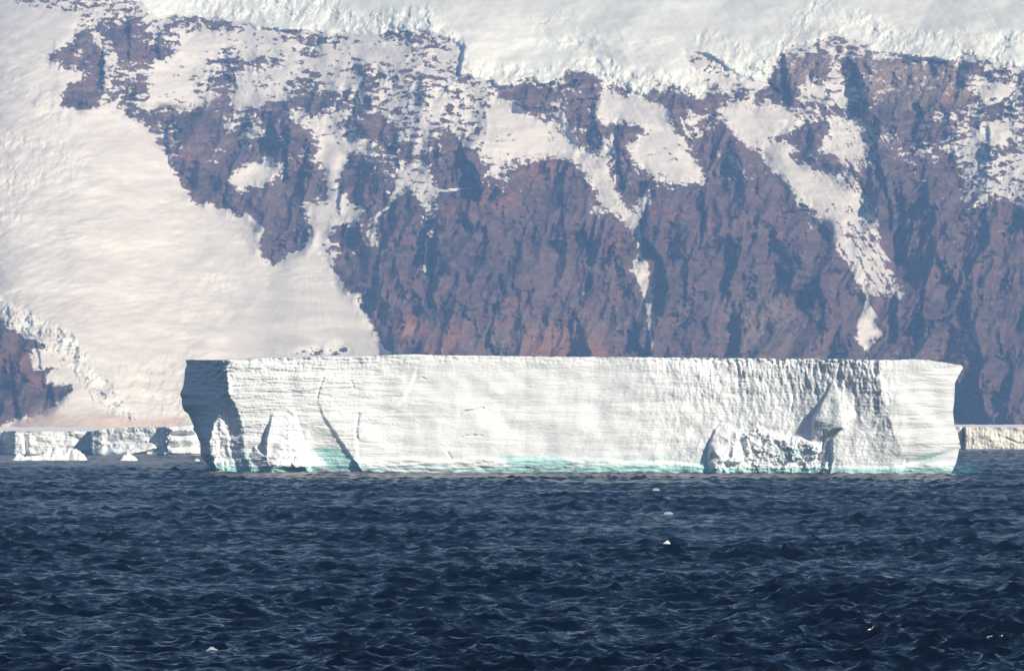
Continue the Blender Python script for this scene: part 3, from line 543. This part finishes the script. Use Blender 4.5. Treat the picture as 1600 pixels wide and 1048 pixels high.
# ------------------------------------------------------------------ icebergs
def berg(name, label, group, Lp, Rp, topp, wline, Yfn, relief, paintfn, mat, du, dv, depth_back, rise, foot=None, topmat=None, toplabel=None):
    """front face on a fine grid, side walls, back wall and a snow-covered top; every part in world metres"""
    root = bpy.data.objects.new(name, None); S.collection.objects.link(root)
    setp(root, label, 'iceberg', group)
    Lp, Rp, topp = (np.array(z, float) for z in (Lp, Rp, topp))
    na = int((Rp[:, 0].max() - Lp[:, 0].min()) / du); nb = int((wline - topp[:, 1].min()) / dv)
    a = np.linspace(0, 1, na)[None, :] * np.ones((nb, 1)); b = np.linspace(0, 1, nb)[:, None] * np.ones((1, na))
    Vv = topp[:, 1].mean() + b * (wline - topp[:, 1].mean())
    for _ in range(4):
        l = np.interp(Vv, Lp[:, 1], Lp[:, 0]); r = np.interp(Vv, Rp[:, 1], Rp[:, 0]); Uu = l + (r - l) * a
        vt = np.interp(Uu, topp[:, 0], topp[:, 1]) + 0.7 * fbm(Uu / 14, Uu * 0, 4, 15)
        Vv = vt + b * (wline - vt)
    Y0 = Yfn(Uu, Vv); hh = relief(Uu, Vv, a, b); Yf = Y0 - hh
    Pf = ray(Uu, Vv, Yf); C = paintfn(Uu, Vv); C = np.concatenate([C, np.ones((*Uu.shape, 1), np.float32)], -1).astype(np.float32)
    co = [Pf.reshape(-1, 3)]; cl = [C.reshape(-1, 4)]; qs = [gridq(nb, na, 0, True)]; off = nb * na
    # side and back walls
    ks = np.array([0, .04, .1, .25, .5, .75, 1.0])
    for col, sgn in ((0, 1), (na - 1, -1)):
        f = Pf[:, col]; back = f.copy(); back[:, 1] = Y0[:, col].mean() + depth_back; back[:, 0] += sgn * 6
        g = f[:, None] * (1 - ks)[None, :, None] + back[:, None] * ks[None, :, None]
        g[:, 1:-1, 0] += 1.5 * fbm(g[:, 1:-1, 1] / 20, g[:, 1:-1, 2] / 5, 3, 31)
        g[:, 0] = f
        co.append(g.reshape(-1, 3)); cl.append(np.repeat(C[:, col][:, None], len(ks), 1).reshape(-1, 4)); qs.append(gridq(nb, len(ks), off, sgn < 0)); off += nb * len(ks)
    colsel = np.unique(np.concatenate([np.arange(0, na, 6), [na - 1]]))
    # top surface: rises gently away from the edge
    bt = Pf[0][None, colsel].copy(); nk = 9; tops = []
    Yb = Y0[0, colsel].max() + depth_back
    Uc = Uu[0, colsel]
    for k in range(nk):
        t = (k / (nk - 1)) ** 1.7
        rw = Pf[0, colsel].copy(); rw[:, 1] = rw[:, 1] * (1 - t) + Yb * t
        rw[:, 2] += rise(Uc) * t + (0.25 * fbm(Uc / 30, Uc * 0 + k, 3, 44) if 0 < k else 0)
        if k == 0: rw[:, 2] -= 0.02
        rw[0, 0] += 6 * t; rw[-1, 0] -= 6 * t; tops.append(rw)
    tops = np.array(tops)
    bk = np.array([tops[-1], np.stack([tops[-1][:, 0], tops[-1][:, 1], tops[-1][:, 2] * 0.5], -1), np.stack([tops[-1][:, 0], tops[-1][:, 1], tops[-1][:, 2] * 0 - 3], -1)])
    co.append(bk.reshape(-1, 3)); cl.append(np.zeros((bk.shape[0] * bk.shape[1], 4), np.float32)); qs.append(gridq(3, len(colsel), off, False)); off += bk.shape[0] * bk.shape[1]
    co = np.concatenate(co); cl = np.concatenate(cl); allq = np.concatenate(qs)
    if foot is not None:
        fm = foot(Uu, Vv).reshape(-1); nfront = len(qs[0]); isf = np.zeros(len(allq), bool); isf[:nfront] = fm[qs[0][:, 0]]
        mesh_from('ice_cliff', co, allq[~isf], mat, cl, root); mesh_from('waterline_ice', co, allq[isf], mat, cl, root)
    else:
        mesh_from('ice_cliff', co, allq, mat, cl, root)
    mesh_from('snow_surface', tops.reshape(-1, 3), gridq(nk, len(colsel)), topmat or M_snow, None, root)
    return root

# --- the big tabular berg
vk = np.array([555, 612, 622, 634, 650, 661, 677, 687, 706, 720, 740, 760])
L0 = [(293, 555), (290, 563), (292, 570), (289, 577), (288, 592), (286, 604), (281, 616), (284, 622), (284, 632), (290, 640), (297, 652), (303, 667), (309, 684), (313, 693), (313, 708), (318, 718), (327, 728), (338, 737), (345, 760)]
R0 = [(1500, 555), (1502, 569), (1505, 574.5), (1498, 586), (1492, 598), (1491, 626), (1489, 642), (1491, 664), (1497, 680), (1499, 699), (1496, 714), (1494, 722), (1490, 732), (1484, 743), (1478, 760)]
L1x = np.interp(vk, [555, 612, 622, 650, 665, 687, 706, 720, 760], [351, 353, 345, 340, 333, 327, 327, 334, 346])
L2x = np.interp(vk, [555, 612, 634, 661, 677, 706, 724, 760], [353, 356, 368, 378, 381, 381, 390, 398])
LCx = np.interp(vk, [555, 563, 590, 618, 639, 659, 683, 698, 710, 725, 760], [1373, 1373, 1375, 1377, 1386, 1391, 1399, 1406, 1413, 1425, 1430])
def Ymain(U_, V_):
    l0 = np.interp(V_, [p[1] for p in L0], [p[0] for p in L0]); l1 = np.interp(V_, vk, L1x); l2 = np.interp(V_, vk, L2x); lc = np.interp(V_, vk, LCx); r0 = np.interp(V_, [p[1] for p in R0], [p[0] for p in R0])
    jt = 2.2 * fbm(U_ / 9, V_ / 7, 4, 121, 0.6); l1 = l1 + jt * (1.2 + 1.4 * sm(610, 570, V_)); l2 = l2 + jt; lc = lc + jt * 0.35
    bx = [l0 - 2, l1, l1 + 0.62 * (l2 - l1), l2, 0 * l0 + 480, 0 * l0 + 650, 0 * l0 + 820, 0 * l0 + 1000, 0 * l0 + 1150, 0 * l0 + 1250, 0 * l0 + 1310, lc, r0 + 2]
    up = sm(625, 610, V_)
    by = [0 * l0 + 1622, 1551.5 - 5 * up, 1549.5 - 3 * up, 0 * l0 + 1545, 0 * l0 + 1540, 0 * l0 + 1534, 0 * l0 + 1529, 0 * l0 + 1521, 0 * l0 + 1514, 0 * l0 + 1505, 0 * l0 + 1497, 0 * l0 + 1488, 0 * l0 + 1484.5]
    Yr = np.zeros_like(U_) + by[0]
    for i in range(len(bx) - 1):
        m = (U_ >= bx[i]); t = np.clip((U_ - bx[i]) / np.maximum(bx[i + 1] - bx[i], 0.3), 0, 1)
        Yr = np.where(m, by[i] * (1 - t) + by[i + 1] * t, Yr)
    return Yr - 15
def relief_main(U_, V_, a, b):
    wu_ = 1.6 * fbm(U_ / 9, V_ / 9, 4, 131, 0.6); wv_ = 1.6 * fbm(U_ / 9, V_ / 9, 4, 137, 0.6); Ux, Vx = U_ + wu_, V_ + wv_
    fr = sm(350, 372, U_)
    lefty = sm(720, 420, U_); top = sm(640, 562, V_)
    h = 1.1 * fbm(U_ / 110, V_ / 80, 3, 141) * sm(380, 480, U_)
    h += 0.6 * fbm(U_ / 22 + V_ / 60, V_ / 26, 4, 142) * (0.22 + 0.65 * sm(900, 1150, U_) + 0.5 * lefty * top) * sm(1440, 1380, U_)
    h += (0.06 + 0.26 * lefty * (0.4 + 0.6 * top)) * (ridged(U_ / 40 + 0.3 * wu_, V_ / 3.4 + 0.12 * wv_, 3, 143, 0.6) - 0.5) * 1.5            # annual layers
    h += 0.5 * np.round(2.2 * fbm(U_ / 160, V_ / 13, 3, 144)) * 0.35 * (0.3 + lefty + sm(1400, 1430, U_) * .5)                                  # ledges
    keep = 1 - 0.85 * blur(inside([(1302, 593), (1271, 655), (1268, 700), (1295, 735), (1405, 735), (1400, 690), (1340, 648)], U_, V_).astype(np.float32), 4)
    fl = sm(940, 1180, U_) * sm(1392, 1376, U_ - (V_ - 562) * 0.12)
    h += 0.8 * (ridged(U_ / 12 - V_ / 130 + 0.1 * wu_, V_ / 44, 4, 145, 0.62) - 0.5) * fl * keep * (0.35 + 0.65 * sm(680, 575, V_))        # fluted brow
    h += 0.8 * (ridged(U_ / 7, V_ / 22, 4, 146, 0.6) - 0.5) * sm(608, 562, V_) * (0.12 + 0.65 * fl + 0.3 * lefty)
    h += 0.12 * fbm(U_ / 3.2, V_ / 2.6, 3, 147) * (0.25 + 0.7 * fl + 0.6 * lefty)
    h += (1 - fr) * (1.8 * (ridged(U_ / 34, V_ / 7, 4, 148, 0.55) - 0.5) * sm(660, 625, V_) + 0.35 * fbm(U_ / 6, V_ / 5, 4, 149) + 0.7 * fbm(U_ / 14, V_ / 30, 3, 159))          # rough shaded end
    # breaking-off brow along the very top
    h += (0.25 + 0.6 * fl) * fbm(U_ / 8, V_ / 5, 4, 150) * sm(572, 560, V_)
    t1, m1 = tin([((426, 643, .4), (416, 682, 6.5), (450, 646, .8)), ((416, 682, 6.5), (450, 646, .8), (465, 668, 2.4)), ((416, 682, 6.5), (414, 712, 8), (465, 668, 2.4)), ((414, 712, 8), (465, 668, 2.4), (472, 717, 3)),
                  ((414, 712, 8), (472, 717, 3), (430, 760, 7)), ((472, 717, 3), (430, 760, 7), (500, 760, 3)), ((399, 697, 1.5), (414, 712, 7), (390, 714, 1)), ((390, 714, 1), (414, 712, 7), (430, 760, 7)), ((390, 714, 1), (430, 760, 7), (390, 760, 3)),
                  ((495, 618, 0), (502, 645, -1.0), (462, 648, -.6)), ((502, 645, -1.0), (527, 682, -1.7), (462, 648, -.6)), ((462, 648, -.6), (527, 682, -1.7), (476, 700, -6)), ((527, 682, -1.7), (476, 700, -6), (548, 712, -2.5)), ((476, 700, -6), (548, 712, -2.5), (492, 760, -6)), ((548, 712, -2.5), (568, 740, -2.2), (492, 760, -6)), ((568, 740, -2.2), (492, 760, -6), (575, 760, -3)),
                  ((1126, 661, .3), (1117, 672, 2.5), (1138, 661, .4)), ((1117, 672, 2.5), (1138, 661, .4), (1139, 690, 7)), ((1117, 672, 2.5), (1109, 691, 3.5), (1139, 690, 7)), ((1109, 691, 3.5), (1118, 706, 7), (1139, 690, 7)), ((1109, 691, 3.5), (1107, 708, 3.5), (1118, 706, 7)),
                  ((1138, 661, .4), (1139, 690, 7), (1152, 676, 1.2)), ((1139, 690, 7), (1152, 676, 1.2), (1158, 698, 1.5)), ((1118, 706, 7), (1139, 690, 7), (1130, 722, 6)), ((1139, 690, 7), (1158, 698, 1.5), (1130, 722, 6)), ((1107, 708, 3.5), (1118, 706, 7), (1130, 722, 6)), ((1107, 708, 3.5), (1130, 722, 6), (1110, 760, 3.5)), ((1130, 722, 6), (1110, 760, 3.5), (1150, 760, 4)), ((1158, 698, 1.5), (1130, 722, 6), (1160, 722, 3)),
                  ((1338, 648, .2), (1396, 688, 0), (1300, 684, 3.2)), ((1396, 688, 0), (1300, 684, 3.2), (1300, 722, 5)), ((1396, 688, 0), (1415, 714, .3), (1300, 722, 5)), ((1415, 714, .3), (1300, 722, 5), (1400, 760, 4)), ((1300, 722, 5), (1400, 760, 4), (1290, 760, 4)),
                  ((1302, 593, .2), (1271, 655, 5), (1318, 668, 6.2)), ((1302, 593, .2), (1318, 668, 6.2), (1339, 648, .6)), ((1271, 655, 5), (1268, 690, 2.2), (1300, 671, 5.5)), ((1271, 655, 5), (1300, 671, 5.5), (1318, 668, 6.2))], Ux, Vx)
    t1 = blur(t1, 1, 1); h += 0.52 * t1
    # piled rubble between the two fallen blocks
    rb_ = blur(inside([(1146, 672), (1180, 668), (1220, 682), (1262, 688), (1290, 700), (1300, 735), (1292, 760), (1112, 760), (1112, 722), (1140, 715)], Ux, Vx).astype(np.float32), 3)
    c1, e1 = cells(U_ / 22 + 0.16 * wu_, V_ / 15 + 0.16 * wv_, 152); c2, e2_ = cells(U_ / 8.5 + .2 * wu_, V_ / 6.5 + .2 * wv_, 153)
    h += rb_ * (0.8 + 1.5 * c1 + 0.4 * c2 + 0.3 * fbm(U_ / 4, V_ / 4, 3, 154))
    rb2 = blur(inside([(455, 640), (480, 660), (482, 700), (500, 730), (420, 740), (430, 700), (445, 670)], Ux, Vx).astype(np.float32), 3)
    h += rb2 * (1.2 * c1 + 0.35 * c2)
    # shell-shaped fracture and cracks
    arc = [(655, 556), (647, 590), (630, 625), (601, 652), (574, 669), (558, 682)]
    d_ = dist_line(arc, U_, V_); right = inside([(655, 550), (647, 590), (630, 625), (601, 652), (574, 669), (556, 690), (566, 760), (900, 760), (900, 550)], U_, V_)
    h -= blur(np.where(right, 0.7 * np.exp(-d_ / 60) * sm(562, 600, V_), 0).astype(np.float32), 1)
    for ln, dp, wd in [([(718, 647), (728, 642), (742, 640), (756, 637)], 1.3, 1.4), ([(720, 684), (730, 680), (752, 679)], 0.9, 1.1), ([(505, 590), (498, 612), (496, 622)], 1.6, 1.6), ([(1240, 618), (1236, 640)], 1.2, 1.5), ([(658, 590), (666, 593)], .7, 1.0),
                       ([(1106, 588), (1122, 587)], .9, 1.0), ([(1150, 597), (1168, 598)], .8, 1.0), ([(1288, 676), (1286, 700), (1278, 716)], 3.0, 3.2), ([(548, 594), (553, 604), (543, 606)], .8, 1.6), ([(560, 648), (556, 672), (558, 685)], 1.2, 3), ([(700, 708), (706, 716)], .8, 2)]:
        h -= 0.55 * dp * np.exp(-(dist_line(ln, Ux, Vx) / (0.75 * wd)) ** 2)
    # foot: ledge worn by the swell
    fe = 716 + 5 * fbm(U_ / 60, U_ * 0, 3, 155) + 10 * sm(900, 1150, U_) + 2 * sm(1250, 1350, U_) - 4 * sm(1400, 1430, U_); fd = V_ - fe
    h += (1 - np.clip(m1.astype(float), 0, 1) * 0.5) * (1.2 * sm(-1.5, 5, fd) - 0.3 * sm(12, 19, fd) + 0.35 * fbm(U_ / 20, V_ / 5, 3, 156) * sm(-4, 2, fd))
    bulge = np.exp(-(((U_ - 560) / 60) ** 2 + ((V_ - 726) / 6) ** 2)); h += 2.0 * np.exp(-(((U_ - 462) / 34) ** 2 + ((V_ - 727) / 5) ** 2))
    h += 3 * sm(1478, 1500, U_) * sm(700, 676, V_) * 0 - 2.5 * np.exp(-(((U_ - 1452) / 34) ** 2 + ((V_ - 716 + (U_ - 1452) * .3) / 4.5) ** 2))
    return h.astype(np.float32)
def paint_main(U_, V_):
    te = np.zeros(U_.shape, np.float32); gr = te.copy(); Ux = U_ + 3 * fbm(U_ / 12, V_ / 12, 4, 161); Vx = V_ + 2 * fbm(U_ / 12, V_ / 9, 4, 162)
    def p(pts, v):
        m = inside(pts, Ux, Vx); te[m] = v
    te[:] = 0.55 * sm(724, 736, V_) + 0.2 * sm(708, 728, V_)
    p([(300, 722), (345, 728), (400, 731), (470, 731), (480, 727), (500, 760), (300, 760)], 0.85); p([(375, 700), (392, 712), (398, 730), (370, 728)], 0.5)
    p([(484, 700), (500, 697), (530, 700), (550, 712), (567, 731), (560, 760), (500, 760), (508, 722)], 0.72)
    p([(640, 726), (690, 722), (720, 735), (720, 760), (600, 760), (600, 732)], 0.5)
    p([(772, 716), (800, 711), (830, 714), (880, 713), (895, 722), (880, 740), (820, 740), (800, 724)], 0.72); p([(890, 714), (1000, 710), (1100, 706), (1115, 716), (1115, 722), (900, 722)], 0.42)
    p([(900, 727), (1000, 726), (1110, 728), (1110, 760), (900, 760)], 0.75)
    for (x, y, rx, ry, q_) in [(1180, 690, 9, 6, .55), (1165, 702, 14, 8, .6), (1245, 708, 9, 7, .8), (1223, 716, 6, 14, .6), (1290, 672, 10, 6, .4), (1115, 712, 8, 14, .5), (1150, 716, 10, 8, .5), (1448, 715, 34, 7, .6), (1390, 713, 30, 2.5, .45), (460, 702, 12, 8, .3), (1150, 672, 10, 8, .3)]:
        te[:] = np.maximum(te, q_ * np.exp(-(((Ux - x) / rx) ** 2 + ((Vx - y) / ry) ** 2)))
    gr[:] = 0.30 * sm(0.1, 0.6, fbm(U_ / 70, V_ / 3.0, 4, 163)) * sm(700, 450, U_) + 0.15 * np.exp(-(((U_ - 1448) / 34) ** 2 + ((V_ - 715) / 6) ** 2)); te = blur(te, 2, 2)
    return np.stack([te, gr, te * 0], -1)
topm = [(280, 562), (350, 562.5), (420, 559.5), (480, 558), (560, 556.5), (605, 554.5), (650, 553.5), (700, 555), (850, 557), (1000, 558), (1200, 560), (1300, 560.5), (1373, 562.5), (1410, 562), (1430, 561), (1450, 562.5), (1470, 565.5), (1500, 570), (1510, 573)]
main_berg = berg('iceberg', 'huge flat-topped white iceberg with one shaded blue end, floating in front of the mountain', None, L0, R0, topm, 752, Ymain, relief_main, paint_main, M_berg, 1.25, 0.9, 110,
                 lambda u: 1.5 + 2.1 * sm(640, 420, u) * sm(300, 360, u), foot=lambda u, v: v > 717 + 4 * fbm(u / 60, u * 0, 3, 155) + 9 * sm(900, 1150, u))
print('berg', round(time.time() - T0, 1))

# --- long low berg behind on the left
def Yl(U_, V_):
    jt = 1.2 * fbm(U_ / 6, V_ / 5, 3, 201)
    return np.interp(U_ + jt, [-300, -40, 4, 20, 24, 120, 142, 143.5, 160, 167, 250, 262, 300, 420], [2372, 2360, 2358, 2346, 2344, 2338, 2336, 2326, 2321, 2321, 2304, 2296, 2292, 2294]) - 24 * sm(0.0, 1.0, 1) * 0
def rel_left(U_, V_, a, b):
    h = 1.3 * fbm(U_ / 22, V_ / 16, 4, 211) + 0.9 * (ridged(U_ / 5, V_ / 14, 4, 212, .6) - .5) * sm(690, 668, V_) + 0.3 * (ridged(U_ / 60, V_ / 2.6, 3, 213) - .5) + 0.2 * fbm(U_ / 3, V_ / 2.4, 3, 214)
    r = sm(262, 268, U_); h += r * (1.8 * np.exp(-((V_ - 672) / 4) ** 2) + 2.0 * np.exp(-((V_ - 688) / 5) ** 2) + 3.2 * np.exp(-((V_ - 706) / 5) ** 2) - 1.0 * np.exp(-((V_ - 679) / 2) ** 2) - 1.2 * np.exp(-((V_ - 698) / 2.2) ** 2))
    h += 3.0 * sm(250, 258, U_) * sm(268, 262, U_) * fbm(U_ / 3, V_ / 6, 3, 215) - 3.5 * np.exp(-((U_ - 40 - (V_ - 690) * .1) / 3) ** 2) * sm(676, 690, V_)
    t1, m = tin([((175, 705, 0), (225, 683, 0), (198, 712, 8)), ((225, 683, 0), (198, 712, 8), (248, 700, 3)), ((142, 712, 3), (165, 692, 2), (185, 712, 4)), ((165, 692, 2), (185, 712, 4), (232, 690, 1))], U_, V_)
    h += blur(t1, 1, 1) + 2.5 * sm(700, 706, V_ - 0.012 * (U_ - 100)) * sm(150, 190, U_) + 1.5 * sm(20, 4, U_) * fbm(U_ / 4, V_ / 4, 4, 216)
    return h.astype(np.float32)
def paint_left(U_, V_):
    wl_ = 706.5 + 0.018 * U_; te = 0.42 * sm(wl_ - 6, wl_, V_) + 0.6 * np.exp(-(((U_ - 140) / 16) ** 2 + ((V_ - 704) / 4) ** 2)) + 0.45 * np.exp(-(((U_ - 185) / 22) ** 2 + ((V_ - 707) / 2.5) ** 2))
    gr = 0.55 * sm(262, 268, U_) * (np.exp(-((V_ - 678.5) / 1.6) ** 2) + np.exp(-((V_ - 698) / 2) ** 2)) + 0.55 * sm(24, 2, U_) * sm(0, .5, fbm(U_ / 5, V_ / 5, 3, 221)) + .12
    return np.stack([te, gr, te * 0], -1)
berg('iceberg', 'long low flat iceberg at the left edge, partly hidden by the huge iceberg', 'low flat icebergs in the distance', [(-320, 655), (-320, 730)], [(430, 655), (430, 730)],
     [(-320, 672), (0, 673), (100, 674), (143, 673.5), (165, 670), (196, 667.5), (258, 667), (268, 666.5), (300, 664.5), (430, 665)], 724, Yl, rel_left, paint_left, M_far, 1.15, 0.95, 420, lambda u: 1.2 - 1.0 * sm(150, 260, u))
# --- cream berg behind on the right
def Yr_(U_, V_): return np.interp(U_, [1380, 1500, 1506, 1508, 1560, 1620, 2050], [2742, 2732, 2736, 2728, 2722, 2716, 2700])
def rel_right(U_, V_, a, b):
    h = 1.4 * fbm(U_ / 26, V_ / 18, 4, 231) + 0.9 * (ridged(U_ / 5, V_ / 24, 4, 232, .6) - .5) + 0.25 * fbm(U_ / 3, V_ / 2.5, 3, 233)
    h -= 5 * np.exp(-((U_ - 1505.5) / 1.8) ** 2) * sm(694, 686, V_) * sm(664, 670, V_)
    h -= 1.8 * np.exp(-(dist_line([(1572, 684), (1580, 687), (1590, 692), (1602, 692), (1640, 688)], U_, V_) / 1.2) ** 2)
    return h.astype(np.float32)
def paint_right(U_, V_):
    gr = 0.28 + 0.5 * np.exp(-(dist_line([(1572, 684), (1580, 687), (1590, 692), (1602, 692), (1640, 688)], U_, V_) / 1.6) ** 2) + 0.25 * sm(0, .5, fbm(U_ / 6, V_ / 30, 3, 235)) * sm(680, 694, V_)
    return np.stack([0.12 * sm(692, 701, V_), gr, gr * 0], -1)
berg('iceberg', 'low cream-coloured flat iceberg at the right edge of the picture behind the huge one', 'low flat icebergs in the distance', [(1380, 655), (1380, 715)], [(2050, 655), (2050, 715)],
     [(1380, 667), (1500, 667), (1560, 667.5), (1640, 668), (2050, 668)], 709, Yr_, rel_right, paint_right, M_cream, 1.3, 1.0, 420, lambda u: 1.4 + 0 * u)

# ------------------------------------------------------------------ small floating ice
def floe(name, label, cat, u0, u1, vw, prof, seed, nx=90, thick=0.5, mat=None, teal=0.25, group=None, lump=0.34):
    """a lumpy piece of ice: height follows the skyline prof [(u, v)], rounded front to back, closed under water"""
    Yc = EYE * F / (vw - HOR); px = Yc / F; w = (u1 - u0) * px; dep = w * thick; ny = max(14, int(nx * thick))
    s = np.linspace(0, 1, nx)[None, :] * np.ones((ny, 1)); t = np.linspace(-1, 1, ny)[:, None] * np.ones((1, nx))
    p = np.array(prof, float); hz = (vw - np.interp(u0 + s * (u1 - u0), p[:, 0], p[:, 1])) * px
    X = ((u0 + s * (u1 - u0)) - CX) * px; hm = max(hz.max(), 1e-3); q = hm * 1.0
    rnd = np.clip(1 - np.abs(t + 0.25 * fbm(X / q, t * 0 + seed, 3, seed)) ** 2.4, 0, 1) ** 0.5
    c1, e1 = cells(X / (q * 0.55), t * dep / 2 / (q * 0.45), seed)
    lumps = lump * (c1 - .5) - 0.12 * np.exp(-(e1 / .1) ** 2) + lump * 0.8 * fbm(X / (q * .35), t * dep / (q * .7), 4, seed + 3)
    Z = hz * rnd * (1 + lumps * 1.3) * np.clip(np.minimum(s, 1 - s) * 18, 0, 1) ** .5 - 0.06 * hm
    edge = (np.abs(t) > 0.999) | (s < 1e-6) | (s > 1 - 1e-6); Z = np.where(edge, -0.6 * hm, Z)
    base = sea_z(X.mean(), Yc) + 0.12 if hm < 2 else 0.0
    co = np.stack([X, Yc + t * dep / 2 + 0.05 * dep * fbm(X / q, t * 3, 3, seed + 8), Z + base], -1)
    cols = np.zeros((ny, nx, 4), np.float32); cols[..., 0] = teal * np.clip(1 - Z / (hm * .35), 0, 1)
    quads = gridq(ny, nx); bott = len(co.reshape(-1, 3))
    o = mesh_from(name, co.reshape(-1, 3), quads, mat or M_brash, cols.reshape(-1, 4))
    org = Vector((float(X.mean()), float(Yc), base)); o.data.transform(__import__('mathutils').Matrix.Translation(-org)); o.location = org
    setp(o, label, cat, group); return o
floe('ice_floe', 'long lumpy white ice floe floating before the low iceberg on the left', 'ice floe', 19, 137, 718.6, [(19, 717), (24, 712), (30, 709), (38, 712.5), (48, 712), (60, 712), (70, 706), (80, 704), (89, 699), (96, 705), (105, 704), (118, 703.5), (126, 706), (133, 711), (137, 717)], 5, 170, 0.35)
floe('ice_floe', 'small pointed white ice floe between the long lumpy floe and the huge iceberg', 'ice floe', 188, 216, 719.3, [(188, 717), (192, 712), (197, 709), (200, 704.5), (203, 709.5), (208, 713), (213, 716), (216, 718)], 9, 80, 0.6)
floe('ice_floe', 'tiny white scrap of ice at the foot of the shaded end of the huge iceberg', 'ice floe', 304, 312, 719.8, [(304, 719), (308, 716.8), (312, 719)], 13, 40, 0.7)
floe('ice_floe', 'little white ice lump alone on the open dark water right of centre', 'ice floe', 1034, 1048.5, 852, [(1034, 850), (1038, 847), (1041, 843), (1044, 845.5), (1048.5, 850)], 17, 50, 0.6)
M_foam = ice_material('foam', white=(0.34, 0.37, 0.42), warm=(0.2, 0.24, 0.3))
for (u0, u1, vw, hp, lb) in [(1019, 1031, 770, 2.2, 'small white breaking crest nearest below the middle of the huge iceberg'), (1037, 1052, 804, 2.6, 'white breaking crest just above the little ice lump'),
                             (1370, 1396, 903, 3.0, 'thin pinkish white crest on the open water toward the right'), (571, 581, 910, 2.4, 'tiny white crest on the dark water left of centre'),
                             (322, 341, 1014, 4.5, 'rounded white crest near the bottom edge at the left'), (1016, 1022, 790, 1.8, 'tiny pale crest between two other crests under the iceberg')]:
    c = (u0 + u1) / 2
    floe('wave_crest', lb, 'whitecap', u0, u1, vw, [(u0, vw - 0.3), (c - 2, vw - hp), (c + 3, vw - hp * .8), (u1, vw - .3)], int(u0), 30, 0.35, M_foam, 0.0, 'breaking crests on the open water', 0.5)

# ------------------------------------------------------------------ air
x0, x1, y0, y1, z0, z1 = -26000, 26000, -300, 31000, -12, MAXZ + 40
hz_co = [(x, y, z) for x in (x0, x1) for y in (y0, y1) for z in (z0, z1)]
hzq = [(0, 1, 3, 2), (4, 6, 7, 5), (0, 4, 5, 1), (2, 3, 7, 6), (0, 2, 6, 4), (1, 5, 7, 3)]
mh = bpy.data.materials.new('haze'); mh.use_nodes = True; nt = mh.node_tree; nt.nodes.clear()
out = nt.nodes.new('ShaderNodeOutputMaterial'); pv = nt.nodes.new('ShaderNodeVolumePrincipled')
pv.inputs['Color'].default_value = (0.27, 0.52, 1.0, 1); pv.inputs['Absorption Color'].default_value = (1, 1, 1, 1)
pv.inputs['Density'].default_value = 0.92e-4; pv.inputs['Anisotropy'].default_value = 0.0
nt.links.new(pv.outputs[0], out.inputs['Volume'])
haze = mesh_from('haze', np.array(hz_co, float), np.array(hzq), mh, None, None, False); setp(haze, kind='stuff')
print('done', round(time.time() - T0, 1))
